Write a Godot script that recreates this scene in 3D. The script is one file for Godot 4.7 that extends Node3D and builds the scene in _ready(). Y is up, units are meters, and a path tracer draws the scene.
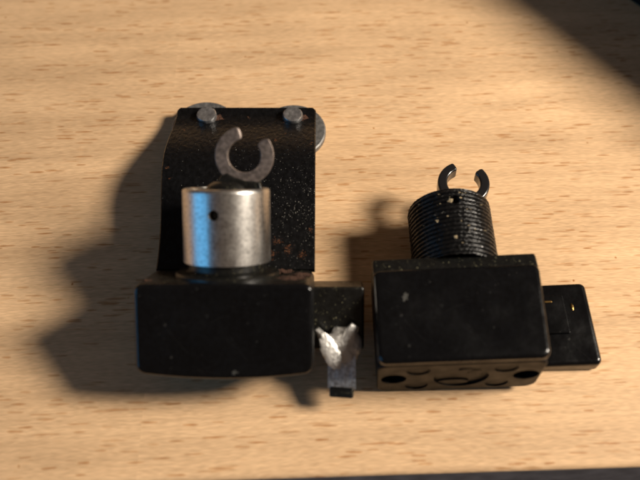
extends Node3D
# Two old plunger switches with hooked ends on a beech tabletop. All builders work in millimetres.

const MM := 0.001
var rng := RandomNumberGenerator.new()
var mat := {}
var drilled: Shape


# ---------------------------------------------------------------- mesh helpers
class Shape:
	var v: PackedVector3Array = PackedVector3Array()
	var uv: PackedVector2Array = PackedVector2Array()
	var f: PackedInt32Array = PackedInt32Array()
	var x := Transform3D()

	func p(a: Vector3, t := Vector2.ZERO) -> int:
		v.append(x * a)
		uv.append(t)
		return v.size() - 1

	func tri(a: int, b: int, c: int) -> void:
		f.append(a); f.append(b); f.append(c)

	func quad(a: int, b: int, c: int, d: int) -> void:
		tri(a, b, c); tri(a, c, d)

	# rows of points of equal length joined into a sheet
	func sheet(rows: Array, closed: bool, flip := false) -> void:
		var ids := []
		for k in rows.size():
			var r := []
			for j in rows[k].size():
				r.append(p(rows[k][j], Vector2(float(j) / maxf(1, rows[k].size() - 1), float(k) / maxf(1, rows.size() - 1))))
			ids.append(r)
		for k in rows.size() - 1:
			var n: int = ids[k].size()
			for j in (n if closed else n - 1):
				var a: int = ids[k][j]
				var b: int = ids[k][(j + 1) % n]
				var c: int = ids[k + 1][(j + 1) % n]
				var d: int = ids[k + 1][j]
				if flip:
					quad(a, d, c, b)
				else:
					quad(a, b, c, d)

	func fill(poly: PackedVector2Array, z: float, up: bool) -> void:
		var t := Geometry2D.triangulate_polygon(poly)
		var at := v.size()
		for q in poly:
			p(Vector3(q.x, q.y, z), q)
		for k in range(0, t.size(), 3):
			var a := poly[t[k]]
			var b := poly[t[k + 1]]
			var c := poly[t[k + 2]]
			var ccw := (b - a).cross(c - a) > 0
			if ccw == up:
				tri(at + t[k], at + t[k + 1], at + t[k + 2])
			else:
				tri(at + t[k], at + t[k + 2], at + t[k + 1])

	# corners whose faces differ by less than `degrees` share a normal
	func mesh(degrees := 35.0) -> ArrayMesh:
		var n := f.size() / 3
		var fn := PackedVector3Array()
		fn.resize(n)
		var at := {}
		for k in n:
			var a := v[f[k * 3]]
			var c := (v[f[k * 3 + 1]] - a).cross(v[f[k * 3 + 2]] - a)
			fn[k] = c
			for j in 3:
				var key := Vector3i((v[f[k * 3 + j]] * 2000.0).round())
				if not at.has(key):
					at[key] = PackedInt32Array()
				at[key].append(k)
		var lim := cos(deg_to_rad(degrees))
		var vo := PackedVector3Array()
		var no := PackedVector3Array()
		var to := PackedVector2Array()
		for k in n:
			if fn[k].length_squared() < 1e-16:
				continue
			var own := fn[k].normalized()
			for j in [0, 2, 1]:
				var q := v[f[k * 3 + j]]
				var s := Vector3.ZERO
				for m in at[Vector3i((q * 2000.0).round())]:
					if fn[m].length_squared() > 1e-16 and fn[m].normalized().dot(own) > lim:
						s += fn[m]
				vo.append(q * MM)
				no.append(s.normalized() if s.length_squared() > 0 else own)
				to.append(uv[f[k * 3 + j]])
		return pack(vo, no, to, PackedInt32Array())

	# one normal for each vertex; for dense grids
	func smooth_mesh() -> ArrayMesh:
		var no := PackedVector3Array()
		no.resize(v.size())
		var vo := PackedVector3Array()
		vo.resize(v.size())
		var fo := PackedInt32Array()
		for k in range(0, f.size(), 3):
			var c := (v[f[k + 1]] - v[f[k]]).cross(v[f[k + 2]] - v[f[k]])
			for j in 3:
				no[f[k + j]] += c
			fo.append(f[k]); fo.append(f[k + 2]); fo.append(f[k + 1])
		for k in v.size():
			no[k] = no[k].normalized()
			vo[k] = v[k] * MM
		return pack(vo, no, uv, fo)

	func pack(vo: PackedVector3Array, no: PackedVector3Array, to: PackedVector2Array, fo: PackedInt32Array) -> ArrayMesh:
		var a := []
		a.resize(Mesh.ARRAY_MAX)
		a[Mesh.ARRAY_VERTEX] = vo
		a[Mesh.ARRAY_NORMAL] = no
		a[Mesh.ARRAY_TEX_UV] = to
		if fo.size():
			a[Mesh.ARRAY_INDEX] = fo
		var m := ArrayMesh.new()
		m.add_surface_from_arrays(Mesh.PRIMITIVE_TRIANGLES, a)
		return m


func rrect(x0: float, y0: float, x1: float, y1: float, r: float, n := 6) -> PackedVector2Array:
	var o := PackedVector2Array()
	var c := [Vector2(x1 - r, y0 + r), Vector2(x1 - r, y1 - r), Vector2(x0 + r, y1 - r), Vector2(x0 + r, y0 + r)]
	for k in 4:
		for j in n + 1:
			var a := -PI / 2 + k * PI / 2 + PI / 2 * j / n
			o.append(c[k] + Vector2(cos(a), sin(a)) * r)
	return o


func disc(cx: float, cy: float, r: float, n := 40) -> PackedVector2Array:
	var o := PackedVector2Array()
	for k in n:
		o.append(Vector2(cx + r * cos(TAU * k / n), cy + r * sin(TAU * k / n)))
	return o


func inset(o: PackedVector2Array, d: float) -> PackedVector2Array:
	var r := PackedVector2Array()
	var n := o.size()
	for k in n:
		var a := (o[k] - o[(k + n - 1) % n]).normalized()
		var b := (o[(k + 1) % n] - o[k]).normalized()
		var na := Vector2(-a.y, a.x)
		var nb := Vector2(-b.y, b.x)
		var m := (na + nb).normalized()
		r.append(o[k] + m * d / maxf(0.4, m.dot(na)))
	return r


# a prism of the counterclockwise outline from z0 to z1 with rounded rims b0 and b1; caps can be left open
func prism(s: Shape, o: PackedVector2Array, z0: float, z1: float, b0: float, b1: float, caps := 3) -> void:
	var rows := []
	var steps := 5
	for k in steps + 1:
		var a := PI / 2 * k / steps
		if b0 > 0 or k == steps:
			var r := []
			for q in inset(o, b0 * (1 - sin(a))):
				r.append(Vector3(q.x, q.y, z0 + b0 * (1 - cos(a))))
			rows.append(r)
	for k in steps + 1:
		var a := PI / 2 * k / steps
		if b1 > 0 or k == 0:
			var r := []
			for q in inset(o, b1 * (1 - cos(a))):
				r.append(Vector3(q.x, q.y, z1 - b1 * (1 - sin(a))))
			rows.append(r)
	s.sheet(rows, true)
	if caps & 1:
		s.fill(inset(o, b0), z0, false)
	if caps & 2:
		s.fill(inset(o, b1), z1, true)


# a cap of the outline with round pits [x, y, radius, depth] sunk into it (facing -z)
func pitted_cap(s: Shape, o: PackedVector2Array, z: float, pits: Array) -> void:
	var cuts := []
	for h in pits:
		cuts.append(h[0])
	cuts.sort()
	cuts.push_front(-1000.0)
	cuts.append(1000.0)
	for k in cuts.size() - 1:
		if cuts[k + 1] - cuts[k] < 1e-4:
			continue
		var band := PackedVector2Array([Vector2(cuts[k], -1000), Vector2(cuts[k + 1], -1000), Vector2(cuts[k + 1], 1000), Vector2(cuts[k], 1000)])
		var left: Array = Geometry2D.intersect_polygons(o, band)
		for h in pits:
			var rest := []
			for q in left:
				rest.append_array(Geometry2D.clip_polygons(q, disc(h[0], h[1], h[2], 48)))
			left = rest
		for q in left:
			s.fill(q, z, false)
	for h in pits:
		var c := disc(h[0], h[1], h[2], 48)
		var a := []
		var b := []
		var d := []
		var flo := disc(h[0], h[1], h[2] * 0.97, 48)
		for k in c.size():
			a.append(Vector3(c[k].x, c[k].y, z))
			b.append(Vector3(c[k].x, c[k].y, z + h[3] * 0.9))
			d.append(Vector3(flo[k].x, flo[k].y, z + h[3]))
		s.sheet([a, b, d], true, true)
		s.fill(flo, z + h[3], false)


# profile of [radius, y] turned about the y axis
func lathe(s: Shape, prof: Array, n := 64) -> void:
	var rows := []
	for q in prof:
		var r := []
		for k in n:
			var a := TAU * k / n
			r.append(Vector3(q[0] * sin(a), q[1], q[0] * cos(a)))
		rows.append(r)
	s.sheet(rows, true)


# open ring (hook) of rectangular rounded section in the xy plane, z is its thickness
func hook_shape(s: Shape, c: Vector2, r: float, w: float, th: float, a0: float, a1: float, edge := 0.22) -> void:
	var sec := rrect(-w / 2, -th / 2, w / 2, th / 2, minf(w, th) * edge, 3)
	var rows := []
	var n := 56
	for k in range(-4, n + 5):
		var a := deg_to_rad(a0 + (a1 - a0) * clampf(float(k) / n, 0, 1))
		var over := 0.0
		if k < 0: over = float(k) / 4
		if k > n: over = float(k - n) / 4
		var shrink := maxf(0.02, sqrt(maxf(0.0, 1 - over * over)))
		var dirn := Vector2(cos(a), sin(a))
		var tang := Vector2(-sin(a), cos(a))
		var row := []
		for q in sec:
			var m := c + dirn * (r + q.x * shrink) + tang * over * w * 0.3
			row.append(Vector3(m.x, m.y, q.y * (0.5 + 0.5 * shrink)))
		rows.append(row)
	s.sheet(rows, true, true)


func put(called: String, s, m: Material, parent: Node = self, angle := 35.0) -> MeshInstance3D:
	var o := MeshInstance3D.new()
	o.name = called
	o.mesh = s if s is Mesh else s.mesh(angle)
	o.material_override = m
	parent.add_child(o, true)
	return o


func thing(called: String, label: String, category: String, at: Vector3, b := Basis.IDENTITY) -> Node3D:
	var o := Node3D.new()
	o.name = called
	o.transform = Transform3D(b, at * MM)
	o.set_meta("label", label)
	o.set_meta("category", category)
	add_child(o, true)
	return o


# ---------------------------------------------------------------- materials
func lin(r: float, g: float, b: float) -> Color:
	return Color(r, g, b).linear_to_srgb()


func std(called: String, c: Color, rough: float, metal := 0.0) -> StandardMaterial3D:
	var m := StandardMaterial3D.new()
	m.resource_name = called
	m.albedo_color = c
	m.roughness = rough
	m.metallic = metal
	mat[called] = m
	return m


func noise(seed_: int, freq: float, oct := 3) -> FastNoiseLite:
	var n := FastNoiseLite.new()
	n.seed = seed_
	n.noise_type = FastNoiseLite.TYPE_SIMPLEX_SMOOTH
	n.frequency = freq
	n.fractal_octaves = oct
	return n


func tile(im: Image) -> ImageTexture:
	return ImageTexture.create_from_image(im)


func noise_bytes(seed_: int, freq: float, w: int, h: int, full: Vector2i, oct := 3) -> PackedByteArray:
	var im := noise(seed_, freq, oct).get_seamless_image(w, h)
	im.convert(Image.FORMAT_L8)
	if Vector2i(w, h) != full:
		im.resize(full.x, full.y, Image.INTERPOLATE_CUBIC)
	return im.get_data()


# beech: even tan, soft bands along the board, fine fibre and short brown ray flecks
func wood_image(n: int) -> Array:
	var full := Vector2i(n, n)
	var band := noise_bytes(3, 0.012, n / 16, n, full, 3)
	var fibre := noise_bytes(5, 0.16, n / 32, n, full, 2)
	var hair := noise_bytes(6, 0.35, n / 8, n, full, 2)
	var blot := noise_bytes(9, 0.02, n / 8, n / 4, full, 2)
	var dark := PackedFloat32Array()
	dark.resize(n * n)
	rng.seed = 77
	for k in 11000:
		var big := k < 4300
		var ln := int(rng.randf_range(16, 44) if big else rng.randf_range(7, 18))
		var hw := rng.randf_range(1.3, 2.5) if big else rng.randf_range(0.7, 1.2)
		var st := rng.randf_range(0.35, 1.0) if big else rng.randf_range(0.12, 0.4)
		var x0 := rng.randi_range(0, n - 1)
		var y0 := rng.randi_range(0, n - 1)
		var slope := rng.randf_range(-0.035, 0.035)
		var jag := rng.randf() * 10.0
		for i in ln:
			var t := (i + 0.5) / ln * 2 - 1
			var half := hw * sqrt(maxf(0.0, 1 - t * t * t * t)) * (0.88 + 0.12 * sin(i * 0.3 + jag))
			var yc := y0 + slope * (i - ln / 2.0)
			for j in range(int(yc - half - 1), int(yc + half + 2)):
				var a := smoothstep(-0.6, 1.6, half - absf(j - yc)) * st * (1 - 0.45 * t * t)
				var at := posmod(j, n) * n + posmod(x0 + i, n)
				dark[at] = maxf(dark[at], a)
	var out := PackedByteArray()
	out.resize(n * n * 3)
	var ro := PackedByteArray()
	ro.resize(n * n)
	# the long grain lines wander a little; a few scratches and dirt specks
	for q in [[0.49, 0.865, 0.05, -0.012, -0.5], [0.47, 0.88, 0.06, -0.02, -0.4], [0.83, 0.90, 0.03, 0.01, -0.4], [0.62, 0.93, 0.04, -0.02, -0.35], [0.30, 0.70, 0.05, 0.012, -0.3]]:
		for i in 240:
			var f := i / 240.0
			dark[posmod(int((q[1] + q[3] * f) * n), n) * n + posmod(int((q[0] + q[2] * f) * n), n)] = q[4] * (1 - absf(f * 2 - 1))
	for k in 60:
		var c := Vector2i(rng.randi_range(0, n - 1), rng.randi_range(0, n - 1))
		var st := rng.randf_range(0.5, 1.6)
		for j in range(-3, 4):
			for i in range(-3, 4):
				var a := smoothstep(3.2, 1.0, Vector2(i, j).length() * rng.randf_range(0.9, 1.5)) * st
				var at := posmod(c.y + j, n) * n + posmod(c.x + i, n)
				dark[at] = maxf(dark[at], a)
	var wander := PackedInt32Array()
	var wn := noise(14, 0.0012, 2)
	for x in n:
		var f := float(x) / n
		wander.append(int(lerpf(wn.get_noise_1d(x), wn.get_noise_1d(x - n), f) * 22.0))
	for k in n * n:
		var g := posmod(k / n + wander[k % n], n) * n + k % n
		var t := (band[g] - 128) * 0.0004 + (fibre[g] - 128) * 0.00036 + (hair[g] - 128) * 0.0007 + (blot[k] - 128) * 0.00035
		var d := dark[k]
		var tone := 1.0 + t
		out[k * 3] = clampi(int((215.0 * tone) * (1 - d * 0.19)), 0, 255)
		out[k * 3 + 1] = clampi(int((178.0 * tone + t * 14) * (1 - d * 0.30)), 0, 255)
		out[k * 3 + 2] = clampi(int((137.0 * tone + t * 22) * (1 - d * 0.42)), 0, 255)
		ro[k] = clampi(int(165 + t * 150 - d * 20), 0, 255)
	return [Image.create_from_data(n, n, false, Image.FORMAT_RGB8, out), Image.create_from_data(n, n, false, Image.FORMAT_L8, ro)]


func spot(im: Image, c: Vector2, r: float, col: Color, a: float, lobes: FastNoiseLite) -> void:
	for y in range(int(c.y - r * 1.6), int(c.y + r * 1.6) + 1):
		for x in range(int(c.x - r * 1.6), int(c.x + r * 1.6) + 1):
			var d := Vector2(x, y).distance_to(c) + lobes.get_noise_2d(x * 3.0, y * 3.0) * r * 0.9
			var k := clampf((r - d) / maxf(1.0, r * 0.35), 0, 1) * a
			if k > 0:
				var px := posmod(x, im.get_width())
				var py := posmod(y, im.get_height())
				im.set_pixel(px, py, im.get_pixel(px, py).lerp(col, k))


# plain colour sprinkled with dust and small nicks; tiles
func specked(n: int, base: Color, dust: Color, count: int, rmin: float, rmax: float, seed_: int, scuffs := 0) -> ImageTexture:
	var im := Image.create(n, n, false, Image.FORMAT_RGB8)
	im.fill(base)
	var nz := noise(seed_, 0.05)
	rng.seed = seed_
	for y in n:
		for x in n:
			var t := 1.0 + 0.35 * nz.get_noise_2d(x, y)
			im.set_pixel(x, y, Color(base.r * t, base.g * t, base.b * t))
	for k in count:
		var r := rng.randf_range(rmin, rmax) * (1.0 if rng.randf() < 0.9 else 2.0)
		spot(im, Vector2(rng.randf() * n, rng.randf() * n), r, dust, rng.randf_range(0.15, 0.9), nz)
	for k in scuffs:
		var q := Vector2(rng.randf(), rng.randf()) * n
		var an := rng.randfn(0.6, 0.7)
		var al := rng.randf_range(0.08, 0.4)
		for j in rng.randi_range(12, 90):
			q += Vector2(cos(an), sin(an))
			an += rng.randfn(0, 0.02)
			var px := Vector2i(posmod(int(q.x), n), posmod(int(q.y), n))
			im.set_pixelv(px, im.get_pixelv(px).lerp(dust, al))
	return tile(im)


func grey_noise(n: int, seed_: int, freq: float, lo: float, hi: float) -> ImageTexture:
	var im := noise(seed_, freq, 4).get_seamless_image(n, n)
	im.convert(Image.FORMAT_L8)
	var b := im.get_data()
	for k in b.size():
		b[k] = clampi(int(lerpf(lo, hi, b[k] / 255.0) * 255), 0, 255)
	return tile(Image.create_from_data(n, n, false, Image.FORMAT_L8, b))


func triplanar(m: StandardMaterial3D, mm: float) -> void:
	m.uv1_triplanar = true
	m.uv1_scale = Vector3.ONE * (1000.0 / mm)


func make_materials() -> void:
	var w := wood_image(2048)
	var wood := std("beech", Color.WHITE, 0.95)
	wood.albedo_texture = tile(w[0])
	wood.roughness_texture = tile(w[1])
	wood.metallic_specular = 0.35
	wood.heightmap_enabled = true
	wood.heightmap_texture = tile(w[1])
	wood.heightmap_scale = 0.002
	var band := std("edge_band", lin(0.7, 0.66, 0.62), 0.5)
	band.albedo_texture = grey_noise(256, 21, 0.03, 0.75, 1.0)
	triplanar(band, 30)

	var pl := std("bakelite", Color.WHITE, 1.0)
	pl.albedo_texture = specked(512, lin(0.0032, 0.0034, 0.0040), lin(0.045, 0.043, 0.04), 80, 0.8, 3.0, 11, 46)
	pl.roughness_texture = grey_noise(256, 12, 0.014, 0.12, 0.34)
	pl.heightmap_enabled = true
	pl.heightmap_texture = grey_noise(512, 13, 0.02, 0.0, 1.0)
	pl.heightmap_scale = 0.004
	pl.metallic_specular = 0.45
	triplanar(pl, 22)
	var rough := std("matt_bakelite", Color.WHITE, 1.0)
	rough.albedo_texture = pl.albedo_texture
	rough.roughness_texture = grey_noise(256, 19, 0.03, 0.3, 0.5)
	rough.metallic_specular = 0.24
	triplanar(rough, 22)
	var dusty := std("dusty_bakelite", Color.WHITE, 1.0)
	dusty.albedo_texture = specked(512, lin(0.0055, 0.0055, 0.005), lin(0.24, 0.22, 0.13), 1000, 0.9, 2.6, 15)
	dusty.roughness_texture = grey_noise(256, 16, 0.04, 0.24, 0.42)
	triplanar(dusty, 16)
	var thr := std("thread_plastic", Color.WHITE, 1.0)
	thr.albedo_texture = specked(512, lin(0.004, 0.004, 0.0042), lin(0.26, 0.25, 0.22), 420, 0.8, 3.0, 17)
	thr.roughness_texture = grey_noise(256, 18, 0.05, 0.2, 0.5)
	triplanar(thr, 13)
	var hook := std("black_hook", lin(0.012, 0.012, 0.013), 0.2)
	hook.metallic_specular = 0.6

	var ch := std("nickel", lin(0.74, 0.72, 0.69), 1.0, 1.0)
	ch.albedo_texture = specked(512, Color(0.97, 0.97, 0.97), Color(0.8, 0.76, 0.72), 80, 0.6, 1.4, 31)
	ch.roughness_texture = grey_noise(512, 32, 0.012, 0.29, 0.38)
	triplanar(ch, 14)
	var hm := std("worn_steel", Color.WHITE, 0.5, 0.75)
	hm.albedo_texture = specked(256, lin(0.20, 0.165, 0.15), lin(0.36, 0.30, 0.22), 160, 0.8, 2.4, 41)
	triplanar(hm, 10)
	var zinc := std("dull_zinc", Color.WHITE, 0.33, 0.9)
	zinc.albedo_texture = specked(256, lin(0.55, 0.55, 0.56), lin(0.25, 0.22, 0.18), 40, 0.8, 2.0, 43)
	triplanar(zinc, 10)
	var washer := std("grey_washer", Color.WHITE, 0.5, 0.6)
	washer.albedo_texture = specked(256, lin(0.20, 0.195, 0.19), lin(0.1, 0.08, 0.06), 90, 0.8, 2.4, 44)
	triplanar(washer, 10)
	var sol := std("solder", lin(0.78, 0.77, 0.75), 0.5, 0.9)
	sol.heightmap_enabled = true
	sol.heightmap_texture = grey_noise(256, 46, 0.05, 0.0, 1.0)
	sol.heightmap_scale = 0.006
	triplanar(sol, 8)
	var tin := std("tinned_tab", Color.WHITE, 1.0, 1.0)
	tin.albedo_texture = specked(256, lin(0.68, 0.68, 0.67), lin(0.4, 0.38, 0.35), 120, 0.8, 2.6, 45)
	tin.roughness_texture = grey_noise(256, 47, 0.04, 0.3, 0.6)
	triplanar(tin, 8)
	std("brass", lin(0.32, 0.2, 0.07), 0.35, 1.0)
	var rust := std("rust", Color.WHITE, 0.9)
	rust.albedo_texture = specked(256, lin(0.06, 0.024, 0.012), lin(0.2, 0.09, 0.045), 420, 0.8, 2.6, 48)
	rust.heightmap_enabled = true
	rust.heightmap_texture = grey_noise(256, 49, 0.08, 0.0, 1.0)
	rust.heightmap_scale = 0.03
	triplanar(rust, 6)
	var dust := std("dust_crumb", lin(0.34, 0.27, 0.17), 0.9)
	dust.metallic_specular = 0.3
	std("dust_smudge", lin(0.05, 0.048, 0.042), 0.9)

	# bracket enamel: black, scratched, with rust where the photograph shows it (u across, v from the far end)
	var n := 768
	var im := Image.create(n, n, false, Image.FORMAT_RGB8)
	var nz := noise(51, 0.03, 4)
	var b := lin(0.005, 0.005, 0.0055)
	for y in n:
		for x in n:
			var t := 1.0 + 0.5 * nz.get_noise_2d(x, y)
			im.set_pixel(x, y, Color(b.r * t, b.g * t, b.b * t))
	rng.seed = 52
	for k in 900:
		var at := Vector2(rng.randf(), rng.randf())
		if rng.randf() > 0.25 + 0.75 * at.x * at.y:
			continue
		spot(im, at * n, rng.randf_range(0.9, 2.2), lin(0.22, 0.21, 0.19), rng.randf_range(0.2, 0.85), nz)
	for k in 420:
		var at := Vector2(1.0 - absf(rng.randfn(0, 0.2)), rng.randfn(0.66, 0.17))
		spot(im, at * n, rng.randf_range(1.0, 2.7), lin(0.24, 0.23, 0.20), rng.randf_range(0.2, 0.85), nz)
	for k in 150:
		var at := Vector2(rng.randf_range(0.4, 1.0), rng.randf_range(0.3, 1.0)) * n
		var an := rng.randfn(0.4, 0.5)
		for j in rng.randi_range(1, 7):
			var q := Vector2i(at + Vector2(cos(an), sin(an)) * j)
			im.set_pixel(posmod(q.x, n), posmod(q.y, n), lin(0.16, 0.16, 0.155))
	var rc := lin(0.15, 0.06, 0.026)
	for q in [[0.20, 0.10, 16], [0.24, 0.085, 10], [0.09, 0.17, 9], [0.84, 0.085, 17], [0.88, 0.06, 9], [0.78, 0.10, 8], [0.52, 0.07, 7], [0.73, 0.25, 10], [0.97, 0.27, 8], [0.79, 0.20, 5], [0.05, 0.45, 9], [0.08, 0.52, 6], [0.77, 0.86, 20], [0.84, 0.90, 26], [0.92, 0.93, 20], [0.74, 0.93, 20], [0.97, 0.80, 9], [0.66, 0.93, 14]]:
		for k in int(q[2] * 2.2):
			var off: Vector2 = Vector2(rng.randfn(0, 0.5), rng.randfn(0, 0.4)) * q[2]
			spot(im, Vector2(q[0], q[1]) * n + off, rng.randf_range(1.0, 3.2), rc.lerp(lin(0.05, 0.02, 0.012), rng.randf()), rng.randf_range(0.5, 0.95), nz)
	var en := std("enamel", Color.WHITE, 1.0)
	en.albedo_texture = tile(im)
	en.roughness_texture = grey_noise(512, 53, 0.05, 0.22, 0.42)
	en.metallic_specular = 0.28
	en.heightmap_enabled = true
	en.heightmap_texture = grey_noise(512, 54, 0.06, 0.0, 1.0)
	en.heightmap_scale = 0.006
	std("lamp_black", lin(0.010, 0.010, 0.011), 0.7).metallic_specular = 0.25
	std("lamp_white", lin(0.7, 0.68, 0.62), 0.5)
	std("frame_white", lin(0.6, 0.6, 0.6), 0.5)


# ---------------------------------------------------------------- parts shared by both switches
# local axes of a switch: x across, y along the barrel, z towards the front cover; origin at the bottom back edge
func along_y() -> Transform3D:
	return Transform3D(Basis(Vector3(1, 0, 0), Vector3(0, 0, 1), Vector3(0, -1, 0)), Vector3.ZERO)  # outline xy -> x, z ; extrusion z -> -y


func barrel_with_hole(r: float, y0: float, y1: float, hole_at: Vector2, hole_r: float) -> Shape:
	# a tube drilled once; hole_at is (angle, y)
	var s := Shape.new()
	var n := 96
	var da := 3.0 * hole_r / r
	var dy := 1.6 * hole_r
	var a0 := hole_at.x - da / 2
	var ha := hole_at.y
	var pt := func(a: float, y: float, rr: float) -> Vector3: return Vector3(rr * sin(a), y, rr * cos(a))
	var ys := [y0, lerpf(y0, ha - dy, 0.5), ha - dy, ha + dy, y1 - 0.45]
	for seg in ys.size() - 1:
		var rows := [[], []]
		for k in n + 1:
			var a: float = a0 + da + (TAU - da) * k / n
			rows[0].append(pt.call(a, ys[seg], r))
			rows[1].append(pt.call(a, ys[seg + 1], r))
		s.sheet(rows, false)
		if seg != 2:
			rows = [[], []]
			for k in 17:
				var a := a0 + da * k / 16.0
				rows[0].append(pt.call(a, ys[seg], r))
				rows[1].append(pt.call(a, ys[seg + 1], r))
			s.sheet(rows, false)
	var sq := []
	var ci := []
	var rim := []
	var deep := []
	for k in 64:
		var t := TAU * k / 64.0
		var d := Vector2(cos(t), sin(t))
		var m := maxf(absf(d.x), absf(d.y))
		sq.append(pt.call(hole_at.x + d.x / m * da / 2, ha + d.y / m * dy, r))
		ci.append(pt.call(hole_at.x + d.x * hole_r * 1.05 / r, ha + d.y * hole_r * 1.05, r))
		rim.append(pt.call(hole_at.x + d.x * hole_r / r, ha + d.y * hole_r, r - 0.1))
		deep.append(pt.call(hole_at.x + d.x * hole_r / r, ha + d.y * hole_r, r - 0.5))
	s.sheet([sq, ci, rim], true)
	var bore := Shape.new()
	bore.sheet([rim, deep], true)
	drilled = bore
	# rounded mouth and inner wall
	lathe(s, [[r, y1 - 0.45], [r - 0.05, y1 - 0.22], [r - 0.18, y1 - 0.06], [r - 0.38, y1], [r - 0.62, y1], [r - 0.68, y1 - 0.1], [r - 0.7, y1 - 0.5], [r - 0.5, y1 - 1.2]], 128)
	return s


func threaded_barrel(r: float, y0: float, y1: float, pitch: float, hole_at: Vector2, hole_r: float) -> ArrayMesh:
	var s := Shape.new()
	var na := 300
	var ny := 220
	var nz := noise(61, 0.9, 3)
	var rows := []
	for k in ny + 1:
		var y := lerpf(y0, y1, float(k) / ny)
		var row := []
		for j in na:
			var a := TAU * j / na
			var ph := fposmod((y - y0) / pitch - a / TAU, 1.0)
			var tooth := absf(ph * 2 - 1)
			tooth = smoothstep(0.08, 0.75, tooth)
			var rr := r - 0.30 * (1 - tooth) + 0.08 * nz.get_noise_3d(sin(a) * r * 2, y * 2, cos(a) * r * 2)
			var near_end := minf(1.0, (y1 - y) / 0.5)
			rr -= 0.5 * (1 - near_end) * (1 - near_end)
			var q := Vector2(wrapf(a - hole_at.x, -PI, PI) * r, y - hole_at.y).length()
			if q < hole_r * 1.2:
				rr = lerpf(rr, r - 1.3, 1 - smoothstep(hole_r * 0.85, hole_r * 1.2, q))
			row.append(Vector3(rr * sin(a), y, rr * cos(a)))
		rows.append(row)
	for q in [[r - 1.0, y1], [r - 1.4, y1 - 0.2], [r - 1.4, y1 - 3.0]]:
		var row := []
		for j in na:
			var a := TAU * j / na
			row.append(Vector3(q[0] * sin(a), q[1], q[0] * cos(a)))
		rows.append(row)
	s.sheet(rows, true)
	return s.smooth_mesh()


func blob(c: Vector3, r: Vector3, seed_: int, rough := 0.3, freq := 0.6) -> Shape:
	var s := Shape.new()
	var nz := noise(seed_, freq, 3)
	var rows := []
	for k in 25:
		var t := PI * k / 24.0
		var row := []
		for j in 36:
			var a := TAU * j / 36.0
			var d := Vector3(sin(t) * sin(a), -cos(t), sin(t) * cos(a))
			var m := 1.0 + rough * nz.get_noise_3dv(d * r * 1.6 + c)
			row.append(c + d * r * m)
		rows.append(row)
	s.sheet(rows, true)
	return s


# ---------------------------------------------------------------- the scene
func _ready() -> void:
	var cam := Camera3D.new()
	cam.name = "camera"
	add_child(cam)
	var lens := CameraAttributesPhysical.new()
	lens.frustum_focal_length = 34.85
	lens.exposure_aperture = 17.0
	lens.frustum_focus_distance = 0.1
	lens.frustum_near = 0.01
	lens.frustum_far = 10.0
	cam.attributes = lens
	cam.near = 0.01
	cam.far = 10.0
	cam.fov = 38.0
	cam.look_at_from_position(Vector3(0, 0.0866, 0.05), Vector3.ZERO, Vector3.UP)
	cam.current = true

	var env := Environment.new()
	env.background_mode = Environment.BG_COLOR
	env.background_color = lin(0.068, 0.045, 0.031)
	env.tonemap_mode = Environment.TONE_MAPPER_LINEAR
	env.tonemap_exposure = 1.0
	env.sdfgi_enabled = true
	env.ssao_enabled = true
	env.ssil_enabled = true
	var we := WorldEnvironment.new()
	we.name = "environment"
	we.environment = env
	add_child(we)

	make_materials()
	build_lamp()
	build_window()
	build_table()
	build_bracket_switch()
	build_threaded_switch()


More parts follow.
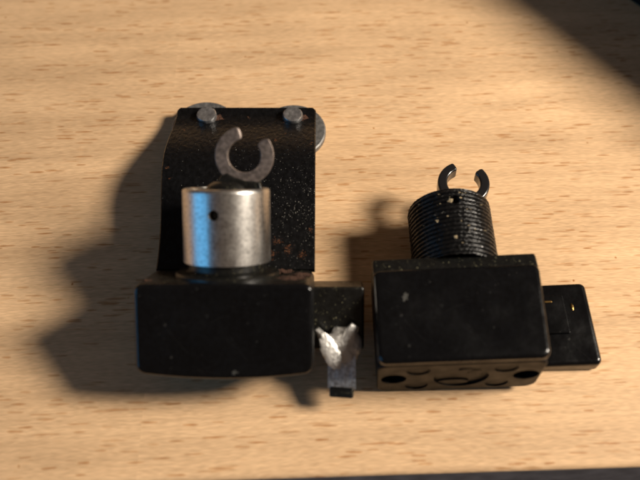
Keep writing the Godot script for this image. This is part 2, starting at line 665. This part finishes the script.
func build_lamp() -> void:
	var head := Vector3(312, 255, 5)
	var aim := Vector3(-2, 4, 0)
	var t := thing("desk_lamp", "black desk lamp with a square weighted foot standing on the table behind the threaded switch", "lamp", Vector3(92.5, 0, -61.5))
	var o := t.position / MM
	var s := Shape.new()
	s.x = Transform3D(Basis(Vector3(0.613, 0, 0.791), Vector3(0.791, 0, -0.613), Vector3(0, 1, 0)), Vector3.ZERO)
	prism(s, rrect(-52, -36.7, 52, 40, 3, 5), 0.1, 29.5, 0.5, 1.5)
	put("foot", s, mat.lamp_black, t)
	s = Shape.new()
	var p0 := Vector3(0, 22, 0)
	var elbow := Vector3(150, 330, -40)
	var back := (head - aim).normalized()
	var p2 := head - o + back * 62.0
	for seg in [[p0, elbow], [elbow, p2]]:
		var ax: Vector3 = (seg[1] - seg[0]).normalized()
		var side := ax.cross(Vector3.FORWARD).normalized()
		s.x = Transform3D(Basis(side, ax, side.cross(ax)), seg[0])
		lathe(s, [[0.0, -2.0], [6.0, -2.0], [6.0, (seg[1] - seg[0]).length() + 2.0], [0.0, (seg[1] - seg[0]).length() + 2.0]], 24)
	put("arm", s, mat.lamp_black, t)
	# shade: a cone open towards the table
	var b := Basis(back.cross(Vector3.FORWARD).normalized(), back, back.cross(Vector3.FORWARD).normalized().cross(back))
	s = Shape.new()
	s.x = Transform3D(b, head - o)
	lathe(s, [[0.0, 66.0], [24.0, 66.0], [27.0, 62.0], [62.0, -22.0], [60.5, -22.0], [25.5, 60.0], [0.0, 62.0]], 64)
	put("lamp_shade", s, mat.lamp_black, t)
	var glow := std("bulb_glow", Color(1, 0.95, 0.85), 0.5)
	glow.emission_enabled = true
	glow.emission = Color(1.0, 0.9, 0.74)
	glow.emission_energy_multiplier = 6.0
	s = Shape.new()
	s.x = Transform3D(b, head - o)
	lathe(s, [[0.0, -20.0], [9.0, -18.0], [16.0, -11.0], [19.0, 0.0], [16.0, 12.0], [11.0, 26.0], [10.0, 58.0], [0.0, 58.0]], 40)
	put("light_bulb", s, glow, t)
	var l := SpotLight3D.new()
	l.name = "lamp_light"
	l.light_color = Color(1.0, 0.95, 0.88)
	l.light_energy = 0.282
	l.light_size = 0.05
	l.spot_angle = 55.0
	l.spot_range = 4.0
	l.spot_attenuation = 2.0
	l.spot_angle_attenuation = 0.4
	l.shadow_enabled = true
	t.add_child(l)
	l.look_at_from_position(head * MM, aim * MM, Vector3.UP)


func build_window() -> void:
	var t := thing("window", "daylit window beside the table, opposite the desk lamp", "window", Vector3(-720, 30, 300))
	var pane := std("window_daylight", Color(0.1, 0.15, 0.2), 0.2)
	pane.emission_enabled = true
	pane.emission = Color(0.38, 0.76, 1.0)
	pane.emission_energy_multiplier = 1.35
	for side in [-1, 1]:
		var s := Shape.new()
		s.x = Transform3D(Basis(Vector3(0, 0, -1), Vector3(0, 1, 0), Vector3(1, 0, 0)), Vector3.ZERO)
		prism(s, rrect(side * 185.0 - 165.0, 20, side * 185.0 + 165.0, 520, 2.0, 2), 0, 4, 0, 0)
		put("pane", s, pane, t)
	for q in [[-370, -20, 370, 20], [-370, 520, 370, 560], [-370, 20, -350, 520], [350, 20, 370, 520], [-20, 20, 20, 520]]:
		var s := Shape.new()
		s.x = Transform3D(Basis(Vector3(0, 0, -1), Vector3(0, 1, 0), Vector3(1, 0, 0)), Vector3.ZERO)
		prism(s, rrect(q[0], q[1], q[2], q[3], 1.0, 2), -20, 16, 1, 1)
		put("frame", s, mat.frame_white, t)
	var l := AreaLight3D.new()
	l.name = "window_light"
	l.area_size = Vector2(0.7, 0.5)
	l.light_color = Color(0.42, 0.66, 1.0)
	l.light_energy = 0.02
	l.shadow_enabled = true
	t.add_child(l)
	l.look_at_from_position(Vector3(-0.70, 0.30, 0.30), Vector3(0, 0.30, 0.30), Vector3.UP)


func build_table() -> void:
	# the front edge runs 1.8 degrees off the picture's horizontal
	var t := Node3D.new()
	t.name = "tabletop"
	t.set_meta("kind", "structure")
	t.set_meta("label", "beech tabletop with short brown flecks along the grain")
	t.set_meta("category", "table")
	t.transform = Transform3D(Basis(Vector3.UP, deg_to_rad(1.8)), Vector3(0, 0, 0.0328))
	add_child(t)
	var s := Shape.new()
	var x0 := -640.0
	var x1 := 460.0
	var prof := [[-620.0, 0.0], [-0.9, 0.0], [-0.5, -0.06], [-0.2, -0.25], [-0.05, -0.5]]
	for k in prof.size() - 1:
		var ids := []
		for q in [[x0, k], [x1, k], [x1, k + 1], [x0, k + 1]]:
			ids.append(s.p(Vector3(q[0], prof[q[1]][1], prof[q[1]][0]), Vector2((q[0] + 22.0) / 160.0, (prof[q[1]][0] + 11.0) / 160.0)))
		s.quad(ids[0], ids[3], ids[2], ids[1])
	put("board", s, mat.beech, t, 40)
	s = Shape.new()
	s.x = Transform3D(Basis(Vector3(1, 0, 0), Vector3(0, 1, 0), Vector3(0, 0, 1)), Vector3.ZERO)
	prism(s, rrect(x0, -25, x1, -0.5, 0.2, 2), -620, -0.05, 0, 0)
	put("edge_band", s, mat.edge_band, t)


func build_bracket_switch() -> void:
	var tilt := deg_to_rad(37.0)
	var basis_ := Basis(Vector3(1, 0, 0), Vector3(0, sin(tilt), -cos(tilt)), Vector3(0, cos(tilt), sin(tilt)))
	var t := thing("plunger_switch", "black switch with a smooth nickel barrel, propped up on a riveted curved bracket", "switch", Vector3(-11.15, 0.05, 16.6), basis_)
	var w := 10.42
	var d := 10.5
	var len_ := 10.7
	# housing: the front outline has a bowed lower edge; extruded from the back to the front
	var o := PackedVector2Array()
	for q in rrect(-w, 0, w, len_, 1.1, 6):
		var bow := (1.0 - (q.x / w) * (q.x / w)) * 0.75
		o.append(Vector2(q.x, q.y - bow if q.y < 1.2 else q.y))
	var bowed := PackedVector2Array()
	for k in o.size():
		var a := o[k]
		var b := o[(k + 1) % o.size()]
		bowed.append(a)
		if absf(a.y) < 1.0 and absf(b.y) < 1.0 and absf(a.x - b.x) > 4:
			for j in range(1, 12):
				var x := lerpf(a.x, b.x, j / 12.0)
				bowed.append(Vector2(x, -(1.0 - (x / w) * (x / w)) * 0.75))
	var s := Shape.new()
	prism(s, bowed, 0.35, d - 1.3, 0.4, 0.15)
	put("housing", s, mat.dusty_bakelite, t)
	s = Shape.new()
	prism(s, inset(bowed, 0.03), d - 1.28, d, 0.1, 0.55)
	var cv := put("cover", s, mat.bakelite, t)
	put("dust_crumb", blob(Vector3(1.2, 0.2, d), Vector3(0.32, 0.24, 0.06), 7, 1.3, 2.4), mat.dust_smudge, cv)
	# collar below the barrel
	var c := Vector3(-0.3, len_ - 0.2, 3.9)
	s = Shape.new()
	s.x.origin = c
	lathe(s, [[0.0, -0.5], [6.4, -0.5], [6.4, 0.45], [6.2, 0.65], [5.2, 0.75], [4.85, 1.0], [4.85, 2.4], [0.0, 2.4]], 72)
	put("collar", s, mat.dusty_bakelite, t)
	s = barrel_with_hole(5.35, 1.9, 10.85, Vector2(-0.16, 7.9), 0.6)
	var m := put("barrel", s, mat.nickel, t, 30)
	m.position = c * MM
	put("drilled_hole", drilled, mat.nickel, m)
	s = Shape.new()
	s.x.origin = c
	lathe(s, [[0.0, 2.0], [4.4, 2.0], [4.4, 10.3], [2.6, 10.5], [2.3, 11.1], [1.6, 11.6], [0.0, 11.7]], 48)
	put("plunger", s, mat.dusty_bakelite, t)
	s = Shape.new()
	s.x.origin = c
	hook_shape(s, Vector2(2.3, 14.75), 2.78, 1.55, 1.0, 107, 107 + 285, 0.08)
	m = put("hook", s, mat.worn_steel, t)
	s = Shape.new()
	s.x.origin = c
	prism(s, PackedVector2Array([Vector2(-1.9, 10.2), Vector2(4.6, 10.2), Vector2(4.2, 11.6), Vector2(2.4, 11.75), Vector2(1.0, 12.2), Vector2(0.2, 12.7), Vector2(-0.5, 12.4), Vector2(-1.2, 11.5)]), -0.7, 0.7, 0.3, 0.3)
	put("shank", s, mat.dusty_bakelite, m)

	# bracket, laid out in world millimetres, then brought into the switch's axes
	var inv := Transform3D(basis_, Vector3(-11.15, 0.05, 16.6)).affine_inverse()
	var path := Curve2D.new()
	var hs := [[-22.6, 1.45], [-20.5, 1.75], [-18.0, 2.6], [-15.5, 3.8], [-12.8, 5.1], [-10.0, 6.2], [-6.5, 6.9], [-3.0, 6.9], [1.0, 6.5], [5.0, 6.5], [8.6, 6.6]]
	for k in hs.size():
		var here := Vector2(hs[k][0], hs[k][1])
		var tan_ := Vector2(hs[mini(k + 1, hs.size() - 1)][0], hs[mini(k + 1, hs.size() - 1)][1]) - Vector2(hs[maxi(k - 1, 0)][0], hs[maxi(k - 1, 0)][1])
		path.add_point(here, -tan_ / 6.0, tan_ / 6.0)
	path.bake_interval = 0.4
	var pts := path.get_baked_points()
	s = Shape.new()
	s.x = inv
	var th := 0.8
	var top := []
	var rows := []
	for k in pts.size():
		var f := float(k) / (pts.size() - 1)
		var tan_ := (pts[mini(k + 1, pts.size() - 1)] - pts[maxi(k - 1, 0)]).normalized()
		var nn := Vector2(-tan_.y, tan_.x)
		var a := pts[k] + nn * th
		var xl := -22.35 + 1.3 * smoothstep(0.2, 1.0, f)
		var xr := -0.65
		var crop := maxf(0.0, 0.5 - k * 0.4) * 0.7
		xl += crop
		xr -= crop
		var row := []
		for q in [[xl, pts[k]], [xl, a - nn * 0.15], [xl + 0.15, a], [lerpf(xl, xr, 0.33), a], [lerpf(xl, xr, 0.66), a], [xr - 0.15, a], [xr, a - nn * 0.15], [xr, pts[k]]]:
			row.append(Vector3(q[0], q[1].y, q[1].x))
		rows.append(row)
	s.sheet(rows, true, true)
	for k in s.uv.size():
		var q: Vector3 = inv.affine_inverse() * s.v[k]
		var row := k / 8
		s.uv[k] = Vector2((q.x + 22.4) / 21.8, float(row) / (rows.size() - 1))
	for e in [0, rows.size() - 1]:
		var ids := []
		for q in rows[e]:
			ids.append(s.p(q, Vector2(0.4, 0.02)))
		for k in range(1, 7):
			if e == 0:
				s.tri(ids[0], ids[k], ids[k + 1])
			else:
				s.tri(ids[0], ids[k + 1], ids[k])
	var br := put("bracket", s, mat.enamel, t, 30)
	for x in [-17.45, -4.2]:
		var back_by := 1.2 if x < -10 else 1.8
		s = Shape.new()
		s.x = inv * Transform3D(Basis.IDENTITY, Vector3(x, 0, -20.3))
		lathe(s, [[0.0, 2.0], [1.55, 2.0], [1.55, 3.35], [1.4, 3.6], [1.1, 3.68], [0.8, 3.6], [0.0, 3.5]], 40)
		var rv := put("rivet", s, mat.dull_zinc, br)
		s = Shape.new()
		s.x = inv * Transform3D(Basis.IDENTITY, Vector3(x - (0.6 if x < -10 else 0.0), 0, -20.9 + back_by))
		lathe(s, [[0.0, 0.06], [4.9, 0.06], [5.1, 0.25], [5.1, 1.1], [4.9, 1.3], [0.0, 1.4]], 64)
		put("washer", s, mat.grey_washer, br)
		s = blob(Vector3.ZERO, Vector3(1.7, 0.14, 1.3), int(x * 10), 0.9, 1.2)
		for k in s.v.size():
			s.v[k] = inv * (s.v[k] + Vector3(x + 0.45, 2.72, -19.6))
		put("rust_patch", s, mat.rust, rv)
	for q in [[7.7, 10.7, 6.9, 1.6, 0.16, 1.0], [8.9, 10.7, 4.6, 1.0, 0.16, 1.3], [6.6, 10.7, 2.4, 1.2, 0.2, 1.2], [-9.2, 10.7, 8.4, 0.5, 0.08, 0.4]]:
		s = blob(Vector3(q[0], q[1], q[2]), Vector3(q[3], q[4], q[5]), int(q[0] * 31), 0.9, 1.1)
		put("rust_patch", s, mat.rust, t)

	# lug with its torn, tinned tab
	s = Shape.new()
	prism(s, rrect(10.0, 1.4, 16.6, 9.3, 0.4, 4), 1.0, 5.2, 0.2, 0.3)
	put("side_lug", s, mat.dusty_bakelite, t)
	var tab := Shape.new()
	# strip path in (y, z): under the solder along the lug, then out and down in front
	var strip := [Vector2(4.4, 5.6), Vector2(2.6, 5.7), Vector2(1.2, 5.9), Vector2(0.0, 6.2), Vector2(-1.4, 6.6), Vector2(-2.9, 7.0)]
	rows = []
	for k in strip.size():
		var tan_: Vector2 = (strip[mini(k + 1, strip.size() - 1)] - strip[maxi(k - 1, 0)]).normalized()
		var nn := Vector2(tan_.y, -tan_.x)
		var x0 := 12.1
		var x1 := 15.5
		if k == 0:
			x0 = 12.9
			x1 = 15.9
		var row := []
		for q in [[x0, -0.25], [x0, 0.25], [x1, 0.25], [x1, -0.25]]:
			var m2: Vector2 = strip[k] + nn * q[1]
			row.append(Vector3(q[0], m2.x, m2.y + (q[0] - 13.8) * 0.17 * smoothstep(0, 3, k)))
		rows.append(row)
	tab.sheet(rows, true)
	for e in [0, rows.size() - 1]:
		var ids := []
		for q in rows[e]:
			ids.append(tab.p(q))
		if e == 0:
			tab.quad(ids[3], ids[2], ids[1], ids[0])
		else:
			tab.quad(ids[0], ids[1], ids[2], ids[3])
	var tb := put("contact_tab", tab, mat.tinned_tab, t)
	put("solder", solder_shape(), mat.solder, tb, 28)
	s = blob(Vector3.ZERO, Vector3(1.05, 2.3, 0.24), 73, 0.22, 1.1)
	var lean := Transform3D(Basis(Vector3(0, 0, 1), 0.42) * Basis(Vector3(0, 1, 0), 0.22), Vector3(12.45, 1.7, 7.2))
	for k in s.v.size():
		s.v[k] = lean * s.v[k]
	put("solder_leaf", s, mat.solder, tb)
	s = Shape.new()
	s.x = Transform3D(Basis(Vector3(0.977, 0, 0.215), Vector3(0.05, 0.965, -0.25), Vector3(-0.21, 0.26, 0.94)), Vector3(13.8, -3.25, 7.1))
	prism(s, rrect(-1.45, -0.75, 1.45, 0.5, 0.2, 3), -0.42, 0.42, 0.1, 0.1)
	put("tab_tip", s, mat.dusty_bakelite, tb)


func solder_shape() -> Shape:
	# a ragged flake of solder and torn tin over the tab, peaks at its upper rim
	var out := [Vector2(12.3, 2.2), Vector2(13.6, 1.7), Vector2(15.4, 1.5), Vector2(15.8, 2.6), Vector2(16.3, 3.6), Vector2(16.2, 4.6), Vector2(15.7, 5.4), Vector2(15.6, 6.3), Vector2(15.0, 6.7), Vector2(14.5, 6.2), Vector2(14.0, 5.3), Vector2(13.4, 5.1), Vector2(13.2, 6.4), Vector2(12.7, 5.5), Vector2(12.0, 5.2), Vector2(11.0, 6.2), Vector2(10.6, 6.0), Vector2(11.2, 4.4), Vector2(11.8, 3.0)]
	var s := Shape.new()
	var nz := noise(71, 0.5, 3)
	var c := Vector2(13.6, 3.6)
	var rings := 9
	var rows := []
	for k in rings + 1:
		var f := 1.0 - float(k) / rings
		var row := []
		for j in out.size() * 3:
			var a: Vector2 = out[j / 3]
			var b: Vector2 = out[(j / 3 + 1) % out.size()]
			var q := c + (a.lerp(b, (j % 3) / 3.0) - c) * f
			var hgt := 6.5 + 0.35 * sqrt(maxf(0.0, 1 - f * f)) + 0.10 * nz.get_noise_2d(q.x * 1.3, q.y * 1.3) + 0.4 * f * smoothstep(4.5, 6.8, q.y) + (13.6 - q.x) * 0.12
			row.append(Vector3(q.x, q.y - 1.6, hgt))
		rows.append(row)
	s.sheet(rows, true)
	var under := []
	for k in 2:
		var row := []
		for q in rows[0]:
			row.append(Vector3(q.x, q.y, q.z - 0.5) if k == 0 else Vector3(c.x, c.y - 1.6, 5.3))
		under.append(row)
	s.sheet([rows[0], under[0], under[1]], true, true)
	return s


func build_threaded_switch() -> void:
	var basis_ := Basis(Vector3.UP, deg_to_rad(1.0)) * Basis(Vector3.BACK, deg_to_rad(3.4)) * Basis(Vector3(1, 0, 0), Vector3(0, 0, -1), Vector3(0, 1, 0))
	var t := thing("plunger_switch_001", "black switch with a black threaded barrel, lying flat on the table", "switch", Vector3(17.1, 0.64, 22.2), basis_)
	var w := 9.9
	var d := 10.5
	# housing: outline across (x, z) run along the barrel axis; its bottom end carries sunk screw holes and rings
	var flip := Transform3D(Basis(Vector3(1, 0, 0), Vector3(0, 0, 1), Vector3(0, 1, 0)), Vector3.ZERO)   # mirrors: outline (x, z), run +y
	var s := Shape.new()
	var lower := rrect(-w, 0, w, d - 1.1, 1.6, 6)
	prism(s, lower, 0.0, 13.2, 0.3, 0.3, 2)
	pitted_cap(s, inset(lower, 0.3), 0.0, [[-7.9, 4.7, 1.55, 4.0], [8.0, 4.7, 1.55, 4.0], [-5.05, 7.3, 1.4, 0.16], [-5.0, 2.05, 1.4, 0.16], [5.25, 7.3, 1.4, 0.16], [4.9, 2.05, 1.4, 0.16], [0.25, 4.6, 3.3, 0.3]])
	mirrored(s, flip)
	var ho := put("housing", s, mat.matt_bakelite, t)
	# worn relief in the round mark
	var mark := Shape.new()
	for q in [[-0.6, 2.6, 2.0, 0.85], [1.75, 5.6, 0.8, 1.3], [1.0, 6.6, 1.2, 0.5]]:
		var o := disc(0, 0, 1, 20)
		for k in o.size():
			o[k] = Vector2(q[0] + o[k].x * q[2], q[1] + o[k].y * q[3])
		prism(mark, o, 0.12, 0.4, 0.08, 0.0)
	mirrored(mark, flip)
	put("emblem", mark, mat.matt_bakelite, ho)
	s = Shape.new()
	prism(s, wider_far(rrect(-w + 0.02, 0.05, w - 0.02, 12.1, 1.0, 6)), d - 1.08, d, 0.1, 0.6)
	var cv := put("cover", s, mat.bakelite, t)
	put("dust_crumb", blob(Vector3(-6.1, 8.3, d), Vector3(0.3, 0.45, 0.03), 8, 1.3, 2.4), mat.dust_smudge, cv)
	# sloping shoulder between the cover and the barrel
	s = Shape.new()
	var side := PackedVector2Array([Vector2(11.6, d - 1.6), Vector2(13.7, d - 2.0), Vector2(14.0, d - 1.7), Vector2(14.0, d - 1.2), Vector2(13.8, d - 0.85), Vector2(13.4, d - 0.72), Vector2(12.2, d - 0.5), Vector2(11.6, d - 0.5)])
	var turned := Transform3D(Basis(Vector3(0, 1, 0), Vector3(0, 0, 1), Vector3(1, 0, 0)), Vector3.ZERO)
	s.x = turned
	prism(s, side, -w + 0.1, w + 0.55, 0.35, 0.35)
	put("shoulder", s, mat.dusty_bakelite, t)

	var c := Vector3(1.15, 13.6, 5.3)
	s = Shape.new()
	var m := put("barrel", threaded_barrel(5.55, 0.0, 10.0, 0.62, Vector2(0.02, 8.0), 0.55), mat.thread_plastic, t)
	m.position = c * MM
	for q in [[-0.5, 7.95, 5.3, 0.36], [-0.42, 2.4, 5.5, 0.24], [0.9, 8.3, 5.3, 0.16], [-2.4, 5.0, 5.05, 0.13], [2.2, 3.6, 5.2, 0.12], [-1.1, 5.5, 5.5, 0.13], [1.5, 6.5, 5.4, 0.1]]:
		s = blob(Vector3(q[0], q[1], q[2]), Vector3(q[3], q[3] * 0.7, q[3] * 0.7), int(q[1] * 97), 0.7, 2.5)
		put("dust_crumb", s, mat.dust_crumb, m)
	rng.seed = 91
	for k in 34:
		var a := rng.randfn(0.1, 0.55)
		var q := Vector3(5.38 * sin(a), rng.randf_range(0.4, 9.6), 5.38 * cos(a))
		var g := rng.randf_range(0.05, 0.11)
		s = blob(q, Vector3(g * rng.randf_range(1.0, 2.4), g * 0.7, g), k, 0.6, 3.0)
		put("dust_crumb", s, mat.dust_crumb, m)
	s = Shape.new()
	s.x.origin = c
	lathe(s, [[0.0, 6.8], [4.15, 6.8], [4.15, 9.3], [2.6, 9.7], [2.4, 10.7], [1.8, 11.0], [0.0, 11.0]], 48)
	put("plunger", s, mat.bakelite, t)
	s = Shape.new()
	s.x.origin = c + Vector3(0, 0, 1.5)
	hook_shape(s, Vector2(2.2, 12.7), 2.85, 1.3, 2.0, 112, 112 + 283)
	put("hook", s, mat.black_hook, t)

	# lug on the side with a thin brass-edged contact
	s = Shape.new()
	prism(s, rrect(w - 0.3, 2.4, w + 9.0, 13.9, 0.8, 5), -1.55, 0.7, 0.3, 0.6)
	var lg := put("side_lug", s, mat.bakelite, t)
	s = Shape.new()
	prism(s, rrect(w + 0.1, 6.6, w + 5.6, 12.0, 0.15, 3), 0.6, 1.05, 0.0, 0.12)
	put("contact_plate", s, mat.bakelite, lg)
	s = Shape.new()
	prism(s, rrect(w + 3.0, 10.9, w + 4.0, 11.2, 0.12, 3), 0.95, 1.2, 0.0, 0.08)
	put("contact_edge", s, mat.brass, lg)
	s = blob(Vector3(w + 6.6, 10.3, 0.72), Vector3(0.18, 0.5, 0.12), 5, 0.4, 1.5)
	put("contact_edge", s, mat.brass, lg)


# swaps y and z of a shape and keeps its faces outward
func mirrored(s: Shape, by: Transform3D) -> void:
	for k in s.v.size():
		s.v[k] = by * s.v[k]
	for k in range(0, s.f.size(), 3):
		var h := s.f[k + 1]
		s.f[k + 1] = s.f[k + 2]
		s.f[k + 2] = h


# the moulding flares a little towards the barrel on the side of the lug
func wider_far(o: PackedVector2Array) -> PackedVector2Array:
	var r := PackedVector2Array()
	for q in o:
		r.append(Vector2(q.x + (0.05 * q.y if q.x > 0 else 0.0), q.y))
	return r
